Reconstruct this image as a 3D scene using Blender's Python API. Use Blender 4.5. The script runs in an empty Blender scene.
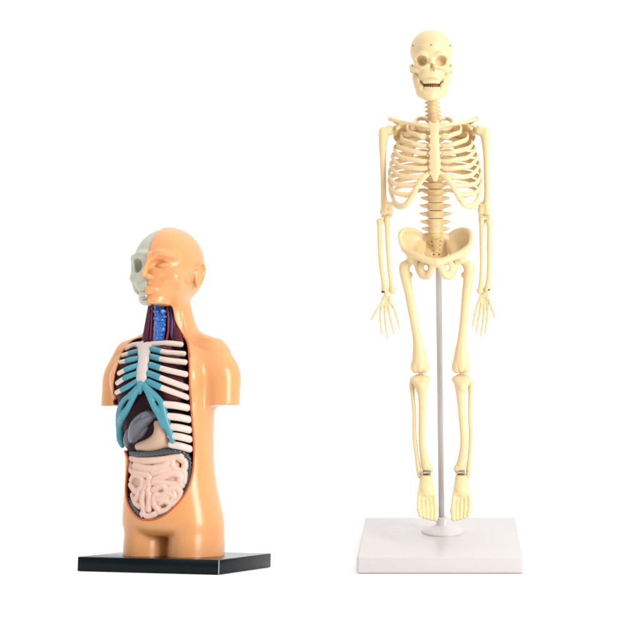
import bpy, math, random
import numpy as np
from mathutils import Vector, Matrix
random.seed(4); rng = np.random.default_rng(7)
S = 0.35/543.0            # metres per unit (one unit = one photograph pixel at the skeleton)
F = 1640.0                # camera distance and focal length in those units
HR = 145.0                # row of eye level
PX = 441.0                # column straight ahead of the camera
sc = bpy.context.scene
COL = sc.collection

# ------------------------------------------------------------------ objects
def link_mesh(name, verts, faces, mats, parent=None, smooth=True, midx=None):
    me = bpy.data.meshes.new(name)
    v = np.asarray(verts, dtype=np.float64)*S
    me.from_pydata(v.tolist(), [], faces if isinstance(faces, list) else faces.tolist())
    if not isinstance(mats, (list, tuple)): mats = [mats]
    for m in mats: me.materials.append(m)
    if smooth: me.polygons.foreach_set('use_smooth', [True]*len(me.polygons))
    if midx is not None: me.polygons.foreach_set('material_index', midx)
    me.update()
    o = bpy.data.objects.new(name, me); COL.objects.link(o)
    if parent: o.parent = parent
    return o
def thing(name, label, cat):
    o = bpy.data.objects.new(name, None); COL.objects.link(o)
    o.empty_display_size = 0.02
    o['label'] = label; o['category'] = cat
    return o
def auto_smooth(o, ang=35):
    me = o.data
    import bmesh
    bm = bmesh.new(); bm.from_mesh(me)
    for e in bm.edges:
        if len(e.link_faces) == 2 and e.calc_face_angle(0) > math.radians(ang): e.smooth = False
    bm.to_mesh(me); bm.free()

# ------------------------------------------------------------------ signed distance fields
class Field:
    def __init__(s, lo, hi, vox):
        s.vox = vox
        s.ax = [np.arange(lo[i], hi[i]+vox, vox, dtype=np.float32) for i in range(3)]
        s.v = np.full([len(a) for a in s.ax], 50.0, np.float32)
    def sl(s, bb, m):
        out = []
        for i in range(3):
            a = s.ax[i]
            i0 = int(np.searchsorted(a, bb[0][i]-m)); i1 = int(np.searchsorted(a, bb[1][i]+m))
            out.append(slice(max(i0-1, 0), min(i1+1, len(a))))
        return tuple(out)
    def grid(s, sl):
        return (s.ax[0][sl[0]][:, None, None], s.ax[1][sl[1]][None, :, None], s.ax[2][sl[2]][None, None, :])
    def op(s, d, sl, k, mode):
        a = s.v[sl]
        if mode == 'u': b = d; sg = 1
        elif mode == 's': a = -a; b = d; sg = -1
        else: a = -a; b = -d; sg = -1
        if k > 0:
            h = np.clip(k-np.abs(a-b), 0, None)/k
            r = np.minimum(a, b)-h*h*k*0.25
        else: r = np.minimum(a, b)
        s.v[sl] = sg*r
        return s
    def fn(s, f, bb=None, k=0, mode='u'):
        sl = (slice(None),)*3 if bb is None or mode == 'i' else s.sl(bb, k+3*s.vox+1)
        X, Y, Z = s.grid(sl)
        d = f(X, Y, Z)
        d = np.broadcast_to(d, s.v[sl].shape)
        return s.op(d, sl, k, mode)
    def ell(s, c, r, k=0, mode='u', rot=None):
        R = None
        if rot is not None: R = np.array(Matrix.Rotation(math.radians(rot[0]), 3, rot[1]))
        def f(X, Y, Z):
            x, y, z = X-c[0], Y-c[1], Z-c[2]
            if R is not None:
                x, y, z = (R[0, 0]*x+R[1, 0]*y+R[2, 0]*z, R[0, 1]*x+R[1, 1]*y+R[2, 1]*z, R[0, 2]*x+R[1, 2]*y+R[2, 2]*z)
            k0 = np.sqrt((x/r[0])**2+(y/r[1])**2+(z/r[2])**2)
            k1 = np.sqrt((x/r[0]**2)**2+(y/r[1]**2)**2+(z/r[2]**2)**2)+1e-6
            return k0*(k0-1)/k1
        m = max(r) if rot is not None else 0
        rr = [m]*3 if rot is not None else r
        bb = ([c[i]-rr[i] for i in range(3)], [c[i]+rr[i] for i in range(3)])
        return s.fn(f, bb, k, mode)
    def cap(s, a, b, ra, rb=None, k=0, mode='u', fl=None):
        if rb is None: rb = ra
        a = np.array(a, float); b = np.array(b, float); ab = b-a; L = float(ab@ab)+1e-9
        def f(X, Y, Z):
            t = np.clip(((X-a[0])*ab[0]+(Y-a[1])*ab[1]+(Z-a[2])*ab[2])/L, 0, 1)
            dx, dy, dz = X-a[0]-t*ab[0], Y-a[1]-t*ab[1], Z-a[2]-t*ab[2]
            if fl is not None: dx, dy, dz = dx/fl[0], dy/fl[1], dz/fl[2]
            return np.sqrt(dx*dx+dy*dy+dz*dz)-(ra+t*(rb-ra))
        m = max(ra, rb)*(max(fl) if fl else 1)
        bb = (np.minimum(a, b)-m, np.maximum(a, b)+m)
        return s.fn(f, bb, k, mode)
    def path(s, pts, rad, k=0, kk=None, mode='u', fl=None, n=6):
        """smooth chain of tapered capsules, blended into the field with k"""
        P, Rr = resample(pts, rad, n)
        g = Field.__new__(Field); g.vox = s.vox; m = Rr.max()*(max(fl) if fl else 1)
        sl = s.sl((P.min(0)-m, P.max(0)+m), k+3*s.vox+1)
        g.ax = [s.ax[i][sl[i]] for i in range(3)]
        g.v = np.full([len(a) for a in g.ax], 50.0, np.float32)
        for i in range(len(P)-1): g.cap(P[i], P[i+1], Rr[i], Rr[i+1], k=.25, fl=fl)
        return s.op(g.v, sl, k, mode)
    def sample(s, P):
        P = np.asarray(P, float); idx = []
        for i in range(3):
            idx.append(np.clip((P[:, i]-s.ax[i][0])/s.vox, 0, len(s.ax[i])-1.001))
        i0 = [a.astype(int) for a in idx]; fr = [idx[i]-i0[i] for i in range(3)]
        out = 0
        for dx in (0, 1):
            for dy in (0, 1):
                for dz in (0, 1):
                    w = (fr[0] if dx else 1-fr[0])*(fr[1] if dy else 1-fr[1])*(fr[2] if dz else 1-fr[2])
                    out = out+w*s.v[i0[0]+dx, i0[1]+dy, i0[2]+dz]
        return out
    def mesh(s, relax=1):
        v = s.v.copy(); v[v == 0] = 1e-4
        v[0] = v[-1] = 1; v[:, 0] = v[:, -1] = 1; v[:, :, 0] = v[:, :, -1] = 1
        ins = v < 0
        nx, ny, nz = v.shape
        acc = np.zeros((nx-1, ny-1, nz-1), np.uint8)
        for dx in (0, 1):
            for dy in (0, 1):
                for dz in (0, 1):
                    acc += ins[dx:nx-1+dx, dy:ny-1+dy, dz:nz-1+dz]
        cells = np.argwhere((acc > 0) & (acc < 8))
        vid = np.full(acc.shape, -1, np.int32)
        ci, cj, ck = cells.T
        vid[ci, cj, ck] = np.arange(len(cells))
        sm = np.zeros((len(cells), 3)); cnt = np.zeros(len(cells))
        cor = [(a, b, c) for a in (0, 1) for b in (0, 1) for c in (0, 1)]
        for A in cor:
            for ax in range(3):
                if A[ax] == 0:
                    B = list(A); B[ax] = 1
                    va = v[ci+A[0], cj+A[1], ck+A[2]]; vb = v[ci+B[0], cj+B[1], ck+B[2]]
                    m = (va < 0) != (vb < 0)
                    t = np.where(m, va/(va-vb+1e-12*(~m)), 0)
                    p = np.tile(np.array(A, float), (len(cells), 1)); p[:, ax] += t
                    sm += p*m[:, None]; cnt += m
        pos = sm/cnt[:, None]+cells
        quads = []
        for ax in range(3):
            o1, o2 = [(1, 2), (2, 0), (0, 1)][ax]
            sA = [slice(None)]*3; sB = [slice(None)]*3
            sA[ax] = slice(0, -1); sB[ax] = slice(1, None)
            a = ins[tuple(sA)]; b = ins[tuple(sB)]
            e = np.argwhere(a != b)
            ok = (e[:, o1] > 0) & (e[:, o2] > 0) & (e[:, o1] < v.shape[o1]-1) & (e[:, o2] < v.shape[o2]-1)
            e = e[ok]
            d = a[tuple(e.T)]
            def g(u, w):
                q = e.copy(); q[:, o1] -= u; q[:, o2] -= w
                return vid[tuple(q.T)]
            q = np.stack([g(1, 1), g(0, 1), g(0, 0), g(1, 0)], 1)
            q[~d] = q[~d][:, ::-1]
            quads.append(q)
        quads = np.concatenate(quads)
        for _ in range(relax):
            nb = np.zeros_like(pos); nc = np.zeros(len(pos))
            for a, b in ((0, 1), (1, 2), (2, 3), (3, 0)):
                for u, w in ((a, b), (b, a)):
                    for c in range(3): nb[:, c] += np.bincount(quads[:, u], pos[quads[:, w], c], len(pos))
                    nc += np.bincount(quads[:, u], minlength=len(pos))
            pos = pos*0.5+0.5*nb/np.maximum(nc, 1)[:, None]
        pos = pos*s.vox+np.array([a[0] for a in s.ax])
        return pos, quads
    def obj(s, name, mats, parent, off=(0, 0, 0), relax=1):
        p, q = s.mesh(relax)
        return link_mesh(name, p-np.array(off), q, mats, parent)

def resample(pts, rad, n=6):
    pts = np.array(pts, float); m = len(pts)
    if np.isscalar(rad): rad = [rad]*m
    rad = np.array(rad, float)
    if m == 2:
        t = np.linspace(0, 1, n+1)[:, None]
        return pts[0]+(pts[1]-pts[0])*t, rad[0]+(rad[1]-rad[0])*t[:, 0]
    A = np.vstack([2*pts[0]-pts[1], pts, 2*pts[-1]-pts[-2]])
    ra = np.concatenate([[rad[0]], rad, [rad[-1]]])
    P, R = [], []
    for i in range(m-1):
        for j in range(n):
            t = j/n
            w = (-.5*t+t*t-.5*t**3, 1-2.5*t*t+1.5*t**3, .5*t+2*t*t-1.5*t**3, -.5*t*t+.5*t**3)
            P.append(sum(w[q]*A[i+q] for q in range(4)))
            R.append(max(0.05, sum(w[q]*ra[i+q] for q in range(4))))
    P.append(pts[-1]); R.append(rad[-1])
    return np.array(P), np.array(R)

def tube(pts, rad, seg=12, n=6, flat=(1, 1), caps=True, up=(0, 0, 1)):
    """verts, faces of a smooth tapered tube with rounded ends; flat = (along up, across)"""
    P, R = resample(pts, rad, n)
    T = np.gradient(P, axis=0); T /= np.linalg.norm(T, axis=1)[:, None]+1e-9
    if caps:
        h = [(-0.95, .3), (-.75, .66), (-.4, .92)]
        pre = [(P[0]+T[0]*R[0]*a, R[0]*b, T[0]) for a, b in h]
        post = [(P[-1]-T[-1]*R[-1]*a, R[-1]*b, T[-1]) for a, b in h[::-1]]
        P = np.array([p[0] for p in pre]+list(P)+[p[0] for p in post])
        R = np.array([p[1] for p in pre]+list(R)+[p[1] for p in post])
        T = np.array([p[2] for p in pre]+list(T)+[p[2] for p in post])
    U0 = np.array(up, float); vs = []; u = None
    for i in range(len(P)):
        base = U0 if u is None else u*0.6+U0*0.4*np.sign(u@U0+1e-9)
        u = base-T[i]*(base@T[i]); l = np.linalg.norm(u)
        if l < 1e-3: u = np.cross(T[i], [1, 0, 0]); l = np.linalg.norm(u)
        u /= l; w = np.cross(T[i], u)
        for j in range(seg):
            a = 2*math.pi*j/seg
            vs.append(P[i]+R[i]*(math.cos(a)*flat[0]*u+math.sin(a)*flat[1]*w))
    fs = []
    for i in range(len(P)-1):
        for j in range(seg):
            a, b = i*seg+j, i*seg+(j+1) % seg
            fs.append([a, b, b+seg, a+seg])
    fs.append(list(range(seg))[::-1]); fs.append([len(vs)-seg+j for j in range(seg)])
    return vs, fs
def merge(*ms):
    V, Fc = [], []
    for v, f in ms:
        o = len(V); V += list(v); Fc += [[i+o for i in q] for q in f]
    return V, Fc
def rbox(x0, x1, y0, y1, z0, z1, r=1.0, seg=4, taper=0):
    """box with rounded edges (built as rounded outlines stacked), taper: top inset"""
    rings = []
    cx, cy = (x0+x1)/2, (y0+y1)/2
    def ring(ins, z, rc):
        pts = []
        for (sx, sy, a0) in ((1, 1, 0), (-1, 1, 90), (-1, -1, 180), (1, -1, 270)):
            hx, hy = (x1-x0)/2-ins, (y1-y0)/2-ins
            for k in range(seg+1):
                a = math.radians(a0+90*k/seg)
                pts.append((cx+sx*(hx-rc)+rc*math.cos(a), cy+sy*(hy-rc)+rc*math.sin(a), z))
        return pts
    prof = []
    for k in range(seg+1):
        a = math.radians(90*k/seg); prof.append((r*(1-math.sin(a)), z0+r*(1-math.cos(a))))
    for k in range(seg+1):
        a = math.radians(90*k/seg); prof.append((r*(1-math.cos(a))+taper, z1-r*(1-math.sin(a))))
    for ins, z in prof: rings.append(ring(ins, z, max(r*1.6-ins, 0.15)))
    n = len(rings[0]); V = [p for q in rings for p in q]; Fc = []
    for i in range(len(rings)-1):
        for j in range(n):
            a, b = i*n+j, i*n+(j+1) % n
            Fc.append([a, b, b+n, a+n])
    Fc.append(list(range(n))[::-1]); Fc.append([len(V)-n+j for j in range(n)])
    return V, Fc
def lathe(prof, c, seg=48):
    V = []; Fc = []
    for r, z in prof:
        for j in range(seg):
            a = 2*math.pi*j/seg; V.append((c[0]+r*math.cos(a), c[1]+r*math.sin(a), c[2]+z))
    for i in range(len(prof)-1):
        for j in range(seg):
            a, b = i*seg+j, i*seg+(j+1) % seg
            Fc.append([a, b, b+seg, a+seg])
    Fc.append([len(V)-seg+j for j in range(seg)]); Fc.append(list(range(seg))[::-1])
    return V, Fc
def poly_sdf(poly):
    poly = np.array(poly, np.float32)
    def f(X, Z):
        d = np.full(np.broadcast(X, Z).shape, 1e9, np.float32); ins = np.zeros(d.shape, bool)
        n = len(poly)
        for i in range(n):
            a, b = poly[i], poly[(i+1) % n]; e = b-a
            t = np.clip(((X-a[0])*e[0]+(Z-a[1])*e[1])/(e@e+1e-9), 0, 1)
            d = np.minimum(d, (X-a[0]-t*e[0])**2+(Z-a[1]-t*e[1])**2)
            c = ((a[1] > Z) != (b[1] > Z)) & (X < (b[0]-a[0])*(Z-a[1])/(b[1]-a[1]+1e-9)+a[0])
            ins ^= c
        d = np.sqrt(d); return np.where(ins, -d, d)
    return f

# ------------------------------------------------------------------ materials
def lin(c):
    return tuple(((x/255)/12.92 if x/255 <= .04045 else ((x/255+.055)/1.055)**2.4) for x in c)
def mat(name, rgb, rough=.4, sss=0, spec=.5, var=.04, vscale=60, bump=.05, bscale=900, coat=0, metal=0, speck=None, rad=(1, .5, .25), k=1.0, stripes=None):
    m = bpy.data.materials.new(name); m.use_nodes = True
    nt = m.node_tree; N = nt.nodes; L = nt.links
    b = N['Principled BSDF']
    col = tuple(min(1, x*k) for x in lin(rgb))
    tc = N.new('ShaderNodeTexCoord')
    no = N.new('ShaderNodeTexNoise'); no.inputs['Scale'].default_value = vscale; no.inputs['Detail'].default_value = 4
    L.new(tc.outputs['Object'], no.inputs['Vector'])
    mx = N.new('ShaderNodeMix'); mx.data_type = 'RGBA'
    mx.inputs[6].default_value = (*[x*(1-var) for x in col], 1); mx.inputs[7].default_value = (*[min(1, x*(1+var)) for x in col], 1)
    L.new(no.outputs['Fac'], mx.inputs[0])
    out = mx.outputs[2]
    if speck:
        n2 = N.new('ShaderNodeTexNoise'); n2.inputs['Scale'].default_value = speck[1]; n2.inputs['Detail'].default_value = 3
        L.new(tc.outputs['Object'], n2.inputs['Vector'])
        rp = N.new('ShaderNodeValToRGB'); rp.color_ramp.elements[0].position = speck[2]; rp.color_ramp.elements[1].position = speck[2]+.08
        L.new(n2.outputs['Fac'], rp.inputs[0])
        m2 = N.new('ShaderNodeMix'); m2.data_type = 'RGBA'; m2.inputs[7].default_value = (*lin(speck[0]), 1)
        L.new(rp.outputs['Color'], m2.inputs[0]); L.new(out, m2.inputs[6]); out = m2.outputs[2]
    L.new(out, b.inputs['Base Color'])
    b.inputs['Roughness'].default_value = rough; b.inputs['Specular IOR Level'].default_value = spec
    b.inputs['Metallic'].default_value = metal; b.inputs['Coat Weight'].default_value = coat; b.inputs['Coat Roughness'].default_value = .15
    if sss:
        b.inputs['Subsurface Weight'].default_value = sss
        b.inputs['Subsurface Radius'].default_value = rad; b.inputs['Subsurface Scale'].default_value = 0.0022
    rr = N.new('ShaderNodeMapRange'); rr.inputs['To Min'].default_value = rough*.85; rr.inputs['To Max'].default_value = min(1, rough*1.18)
    n3 = N.new('ShaderNodeTexNoise'); n3.inputs['Scale'].default_value = vscale*3; L.new(tc.outputs['Object'], n3.inputs['Vector'])
    L.new(n3.outputs['Fac'], rr.inputs['Value']); L.new(rr.outputs['Result'], b.inputs['Roughness'])
    if bump:
        n4 = N.new('ShaderNodeTexNoise'); n4.inputs['Scale'].default_value = bscale; L.new(tc.outputs['Object'], n4.inputs['Vector'])
        bp = N.new('ShaderNodeBump'); bp.inputs['Strength'].default_value = bump; bp.inputs['Distance'].default_value = .0004
        L.new(n4.outputs['Fac'], bp.inputs['Height']); L.new(bp.outputs['Normal'], b.inputs['Normal'])
    return m
KB = .70
BONE = mat('bone_plastic', (247, 219, 168), .38, sss=.25, k=KB, bump=.12, bscale=500)
BONE2 = mat('bone_plastic_deep', (245, 213, 156), .42, sss=.2, k=KB, bump=.1)
FOOT = mat('foot_plastic', (247, 223, 170), .4, sss=.2, k=.7, bump=.1, bscale=500)
GAPD = mat('bone_joint_line', (150, 96, 48), .6, k=.8)
SEAM_HIGHLIGHT = mat('seam_highlight_cream', (252, 242, 212), .5, k=.85)  # pale cream that paints the bright highlight along the skull cap gap
STEEL = mat('steel_pin', (190, 188, 185), .22, metal=1, var=.02)
DARKPIN = mat('dark_screw', (45, 40, 38), .35, metal=.6)
POLE = mat('pole_grey_plastic', (200, 195, 193), .35, k=.85, var=.02)
WHITE = mat('white_plastic', (238, 231, 230), .3, k=.58, var=.02, coat=.05, bump=.03)
SKIN = mat('peach_plastic', (244, 172, 109), .3, sss=.12, k=.7, var=.02, rad=(1, .4, .2), bump=.04, coat=.2, spec=.45)
RIM = mat('cavity_rim_orange', (200, 88, 38), .35, k=.8, var=.06)
GREYBONE = mat('greenish_bone_plastic', (207, 207, 186), .35, k=.7, var=.05)
TEETH = mat('tooth_ivory', (226, 220, 200), .25, k=.8)
GUM = mat('gum_pink', (196, 160, 168), .3, k=.8)
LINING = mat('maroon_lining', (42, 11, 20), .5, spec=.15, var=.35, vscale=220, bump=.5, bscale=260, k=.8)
LUNG = mat('lung_maroon', (80, 24, 34), .45, spec=.25, var=.3, vscale=400, bump=.6, bscale=700, speck=((190, 130, 140), 900, .66), k=.8)
RIBM = mat('rib_cream', (238, 218, 206), .3, sss=.15, k=.72)
STERN = mat('sternum_offwhite', (232, 216, 212), .32, sss=.15, k=.66)
TEAL = mat('cartilage_teal', (80, 164, 182), .3, k=.66, var=.08, vscale=120)
BLUE = mat('larynx_blue', (36, 104, 190), .22, k=.85, var=.45, vscale=160, bump=.7, bscale=260, speck=((150, 200, 235), 260, .62), coat=.5)
VRED = mat('artery_red', (170, 40, 52), .25, k=.8)
VBLUE = mat('vein_navy', (34, 44, 92), .25, k=.8)
MUSC = mat('neck_muscle', (96, 26, 42), .45, spec=.25, k=.8, var=.3, vscale=140)
GREY = mat('liver_grey', (96, 98, 108), .25, k=.75, var=.08, vscale=90, coat=.3)
GREY2 = mat('liver_dark_grey', (84, 84, 92), .3, k=.8, var=.1, vscale=90, coat=.3)
STOM = mat('stomach_beige', (224, 186, 160), .25, k=.68, sss=.15)
INT = mat('intestine_pink', (236, 198, 180), .27, k=.78, sss=.2, var=.05, vscale=150)
COLON = mat('colon_dark_green', (44, 58, 64), .22, k=.8, var=.2, vscale=200, coat=.5)
BLACK = mat('black_gloss_plastic', (18, 28, 32), .2, k=.6, spec=.12, bump=.03, var=.1)
PAPER = mat('white_paper', (250, 250, 250), .9, spec=.1, k=.97, var=.01)
GLINT = mat('bevel_glint_silver', (170, 176, 180), .35, k=.6)  # silver that paints the glint on the black base's corner

# ================================================================== SKELETON
BX = 440.5-PX; ZB = -394.0                     # centre and top of the white base
OFF = np.array([BX, 0, ZB-16])
def P(px, row, y=0):
    k = (F+y)/F; return np.array([(px-PX)*k, y, (HR-row)*k])
CR = [(29, 431.3), (50, 431.5), (95, 431.8), (130, 434.3), (200, 435.4), (250, 436), (300, 438), (375, 441), (475, 443.8), (560, 445)]
def C(row): return float(np.interp(row, [a for a, b in CR], [b for a, b in CR]))
def K(s, dx, row, y=0): return P(C(row)+s*dx, row, y)
def KA(s, dx, row, y=0): return P(C(row)-1.2+s*dx, row, y)
skel = thing('skeleton_model', 'small cream plastic human skeleton standing on a pole fixed to a square white base', 'skeleton model')
skel.location = OFF*S
def sk_tube(name, pts, rad, m=BONE, parent=None, **kw):
    v, f = tube(pts, rad, **kw)
    return link_mesh(name, np.array(v)-OFF, f, m, parent or skel)
def mkfield(pts, pad, vox):
    pts = np.array(pts); return Field(pts.min(0)-pad, pts.max(0)+pad, vox)

# base, socket, pole
v, f = rbox(BX-80.5, BX+80.5, -72, 97, ZB-16, ZB, r=2.2, seg=5, taper=.5)
base = link_mesh('display_base', np.array(v)-OFF, f, WHITE, skel); auto_smooth(base, 50)
prof = [(22, 0), (22, .8), (20, 2.0), (17, 3.6), (12.5, 5.2), (9, 6.6), (7.2, 8), (6.8, 14), (6.2, 15), (4.4, 15.3)]
v, f = lathe(prof, (BX+2.6, 31, ZB-.2))
link_mesh('pole_socket', np.array(v)-OFF, f, WHITE, base)
a = P(441.7, 527, 31); b = P(438.2, 238, 27)
sk_tube('support_pole', [a, b], [3.05, 3.05], POLE, seg=28, n=3, caps=False)

# ---- skull
hx = 431.5-PX
def Q(dx, row, y): return (hx+dx, y, HR-row)
sk = Field(Q(-26, 105, -30), Q(26, 26, 34), .5)
sk.ell(Q(0, 50.5, 4), (21.4, 26, 20.8))
sk.ell(Q(0, 62, -7), (18, 15.5, 15), k=5)
sk.ell(Q(0, 77, -12), (13, 9, 8.6), k=5)
for s in (-1, 1):
    sk.ell(Q(s*14.5, 70, -11.5), (5, 5.5, 3.6), k=3)
    sk.path([Q(s*15, 70, -12), Q(s*19.6, 69, -4), Q(s*20, 66, 5)], [2.6, 2, 2.2], k=2)
    sk.path([Q(s*3, 57.6, -20.5), Q(s*9, 55.2, -21), Q(s*16, 58.5, -16)], [2.2, 2.4, 2], k=2.5)
    sk.path([Q(s*4, 66.5, -21), Q(s*10, 68.4, -19), Q(s*15, 66, -15)], [1.7, 1.9, 1.8], k=2)
    sk.ell(Q(s*19.6, 70, 4), (2.2, 3.5, 3.2), k=2)
sk.ell(Q(0, 80, -4), (14.6, 9.5, 10), k=2)
sk.path([Q(0, 57, -20), Q(0, 61, -22), Q(0, 65.4, -24.5)], [2.4, 1.8, 1.7], k=2)
for s in (-1, 1):
    sk.ell(Q(s*9.9, 61.8, -21), (5.7, 10, 5.2), k=1.2, mode='s', rot=(s*-8, 'Y'))
    sk.ell(Q(s*23.5, 61, -10), (4, 8, 8), k=4, mode='s')
    sk.ell(Q(s*1.5, 70.2, -25), (2.1, 7, 2.5), k=.8, mode='s')
sk.ell(Q(0, 67.6, -25), (1.7, 8, 4.0), k=.8, mode='s')
for i in range(-4, 5):
    an = i*.25
    x = 8.4*math.sin(an*1.15); y = -22.9+5.5*(1-math.cos(an*1.25))
    sk.cap(Q(x, 80.6, y+.8), Q(x*.97, 83.6, y), 1.15, 1.1, k=.35)
cap = Field(Q(-26, 105, -30), Q(26, 26, 34), .5); cap.v = sk.v.copy()
zc = HR-46.2
sk.fn(lambda X, Y, Z: Z-(zc-.15), mode='i'); cap.fn(lambda X, Y, Z: (zc+.15)-Z, mode='i')
skull = sk.obj('skull', BONE, skel, OFF)
cap.obj('skull_cap', BONE, skull, OFF)
v, f = lathe([(.5, -.6), (.96, -.6), (.985, -.2), (.985, .6), (.96, .8)], (0, 0, 0), 64)
v = np.array(v)*np.array([21.05, 25.6, 1])+np.array([hx, 4, zc])
link_mesh('skull_seam_highlight', v-OFF, f, SEAM_HIGHLIGHT, skull)  # disc added in the gap, its pale colour imitates a highlight
for dx in (-18.5, -.2, 18.5):
    y = 4-26*math.sqrt(1-(dx/21.6)**2)+.6
    sk_tube('cap_hook', [Q(dx-.7, 46.2, y), Q(dx+.7, 46.2, y)], .5, GAPD, skull, n=2, seg=8)
jw = Field(Q(-22, 105, -28), Q(22, 66, 12), .5)
for s in (-1, 1):
    jw.path([Q(s*16.2, 70, 0), Q(s*14.4, 78, -4), Q(s*11.6, 88, -9), Q(s*7, 94.8, -15), Q(0, 96.6, -19)], [2.8, 4.4, 4.8, 4.6, 4.2], k=2)
    jw.ell(Q(s*12.6, 81, -3), (4.2, 6, 9), k=3)
    jw.ell(Q(s*10.4, 88.6, -13.5), (3.4, 5, 5), k=2)
    jw.ell(Q(s*12.8, 83, -11), (2.5, 5, 7), k=2)
    jw.ell(Q(s*9.6, 93, -10), (5.2, 6, 5), k=3)
    jw.ell(Q(s*3.4, 97.8, -18), (3.6, 4, 3), k=2)
jw.ell(Q(0, 94, -16.5), (10, 6, 6), k=3)
for i in range(-4, 5):
    an = i*.25
    x = 8*math.sin(an*1.15); y = -22+5.5*(1-math.cos(an*1.25))
    jw.cap(Q(x, 90.8, y+.8), Q(x*.98, 88.2, y), 1.1, 1.0, k=.35)
jw.obj('jaw', BONE, skull, OFF)
sk_tube('mouth_interior', [Q(-5, 86, -16.2), Q(0, 86, -18), Q(5, 86, -16.2)], 1.9, GAPD, skull, n=5, flat=(1, 1))

# ---- spine
def vertebra(w, h, d, tp, tl, spn, name, cx, row, y):
    """body half width w, height h, depth d, transverse process tip distance tp"""
    c = P(cx, row, y)
    fl = Field((-tp-3, -d-3, -h-5), (tp+3, d+16, h+4), .55)
    fl.fn(lambda X, Y, Z: np.maximum(np.sqrt((X/(w*(1-.12*np.cos(np.clip(Z/h, -1, 1)*math.pi/1.0)*1)))**2+(Y/d)**2)*min(w, d)-min(w, d), np.abs(Z)-h), None, k=.8)
    for s in (-1, 1):
        fl.path([(s*w*.6, d*.3, 0), (s*(w+tp)/2, d*.3, .3), (s*tp, d*.4, tl)], [h*.74, h*.5, .55], k=1.5)
    fl.path([(0, d*.5, 0), (0, d+8, -h*.8)], [h*.6, spn], k=1)
    p, q = fl.mesh()
    return link_mesh(name, p+c-OFF, q, BONE2, skel)
def vcopy(src, frm, to, sc_=1.0):
    o = src.copy(); COL.objects.link(o); o.parent = skel
    M = np.array(frm)-OFF; T = np.array(to)-OFF
    o.scale = (sc_, sc_, 1); o.location = Vector((T-M*np.array([sc_, sc_, 1]))*S)
    return o
rows = [198.6, 206.3, 214.3, 222.2, 229.2]
y0 = 8
v0 = vertebra(7.4, 3.75, 7, 16.2, 1.0, 1.2, 'lumbar_vertebra', C(206.3), 206.3, y0)
ref = P(C(206.3), 206.3, y0)
for r, s_ in zip(rows, (.93, 1, 1.02, .97, .9)):
    if r != 206.3: vcopy(v0, ref, P(C(r), r, y0), s_)
t0 = vertebra(5.6, 3.1, 5.5, 10, 1.2, 1.0, 'thoracic_vertebra', C(150), 150, 14)
ref = P(C(150), 150, 14)
for i in range(12):
    r = 121.5+i*6.45
    o = vcopy(t0, ref, P(C(r), r, 13+4*math.sin(i/11*math.pi)-(4 if i > 9 else 0)), .8+.04*i)
bpy.data.objects.remove(t0)
c0 = vertebra(5.6, 1.75, 5, 8.2, -.6, .9, 'cervical_vertebra', C(108), 108, 4)
ref = P(C(108), 108, 4)
for i in range(6):
    r = 98.6+i*4.3
    vcopy(c0, ref, P(C(r), r, 3+i*1.3), .9+.03*i)
bpy.data.objects.remove(c0)
# discs / column core
sk_tube('spinal_column_core', [K(1, 0, 95, 4), K(1, 0, 120, 9), K(1, 0, 150, 17), K(1, 0, 190, 13), K(1, 0, 234, 9)], [5.0, 5.0, 4.6, 5.6, 6.5], BONE2, n=8)

# ---- rib cage
rf = [128.6, 134.8, 143.0, 150.8, 159.0, 167.4, 176.6, 185.4, 194.2, 203.5]
rs = [127.2, 136.5, 145.5, 153, 160.8, 167.2, 172.8]
W = [17, 27, 33.5, 37.5, 40.5, 42.8, 44.6, 45.8, 46.3, 45.6, 41, 32]
for i in range(12):
    rb = 119.5+6.5*i; w = W[i]
    for s in (-1, 1):
        pts = [K(s, 4, rb+.5, 19), K(s, 13, rb-1, 25)]
        if i < 10:
            fr = rf[i]; side = rb*.42+fr*.58+(-3 if i > 3 else -1)
            dp = 14+1.7*min(i, 7)
            if i == 0:
                pts += [K(s, 18.5, rb+2, 14), K(s, 18, rb+6, -4), K(s, 12, 128.5, -13), K(s, 5, rs[0], -17)]
            elif i < 7:
                pts += [K(s, w*.76, rb+2.2, 22), K(s, w*.97, side-3.4, 8), K(s, w*.97, side+1.4, -6), K(s, w*.80, fr-1.2, -dp*.72), K(s, 21 if i > 1 else 16, fr+.6, -dp), K(s, 12, (fr+rs[i])/2+1.6, -dp-1), K(s, 5.5, rs[i], -dp)]
            else:
                e = {7: [(22, 185.2), (16.5, 182.5), (10.5, 176)], 8: [(26, 194.8), (22, 192.5), (18.5, 186.5)], 9: [(33, 206), (28, 203.8), (23.8, 196.5)]}[i]
                pts += [K(s, w*.76, rb+2, 22), K(s, w*.97, side-4, 8), K(s, w*.985, side+2, -6), K(s, w*.87, fr-(1.5 if i < 9 else .5), -17)]
                pts += [K(s, a, r, y) for (a, r), y in zip(e, (-24, -26, -26))]
            rad = [1.9, 1.9]+[2.35]*(len(pts)-3)+[1.9]
        elif i == 10:
            pts += [K(s, 31, rb+1, 22), K(s, 41, rb+6, 9), K(s, 42.5, rb+11, -2)]; rad = [1.8]*4+[1.2]
        else:
            pts += [K(s, 23, rb+2, 24), K(s, 30, rb+6, 18)]; rad = [1.7, 1.7, 1.6, 1.1]
        sk_tube('rib', pts, rad, BONE, flat=(1.08, .62), seg=10)
for s in (-1, 1):
    sk_tube('costal_cartilage', [K(s, 5.6, 173.5, -24), K(s, 11, 177.5, -25.5), K(s, 18, 187, -26), K(s, 23.5, 197, -25.5), K(s, 29.5, 204.4, -24), K(s, 37, 207, -20), K(s, 43, 203, -14)],
            [2.2, 2.4, 2.5, 2.6, 2.6, 2.3, 1.9], BONE, flat=(1.05, .75), seg=12)
st = Field(P(420, 184, -34), P(450, 118, -8), .5)
yst = lambda r: -18.5-8*(r-124)/55
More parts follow.
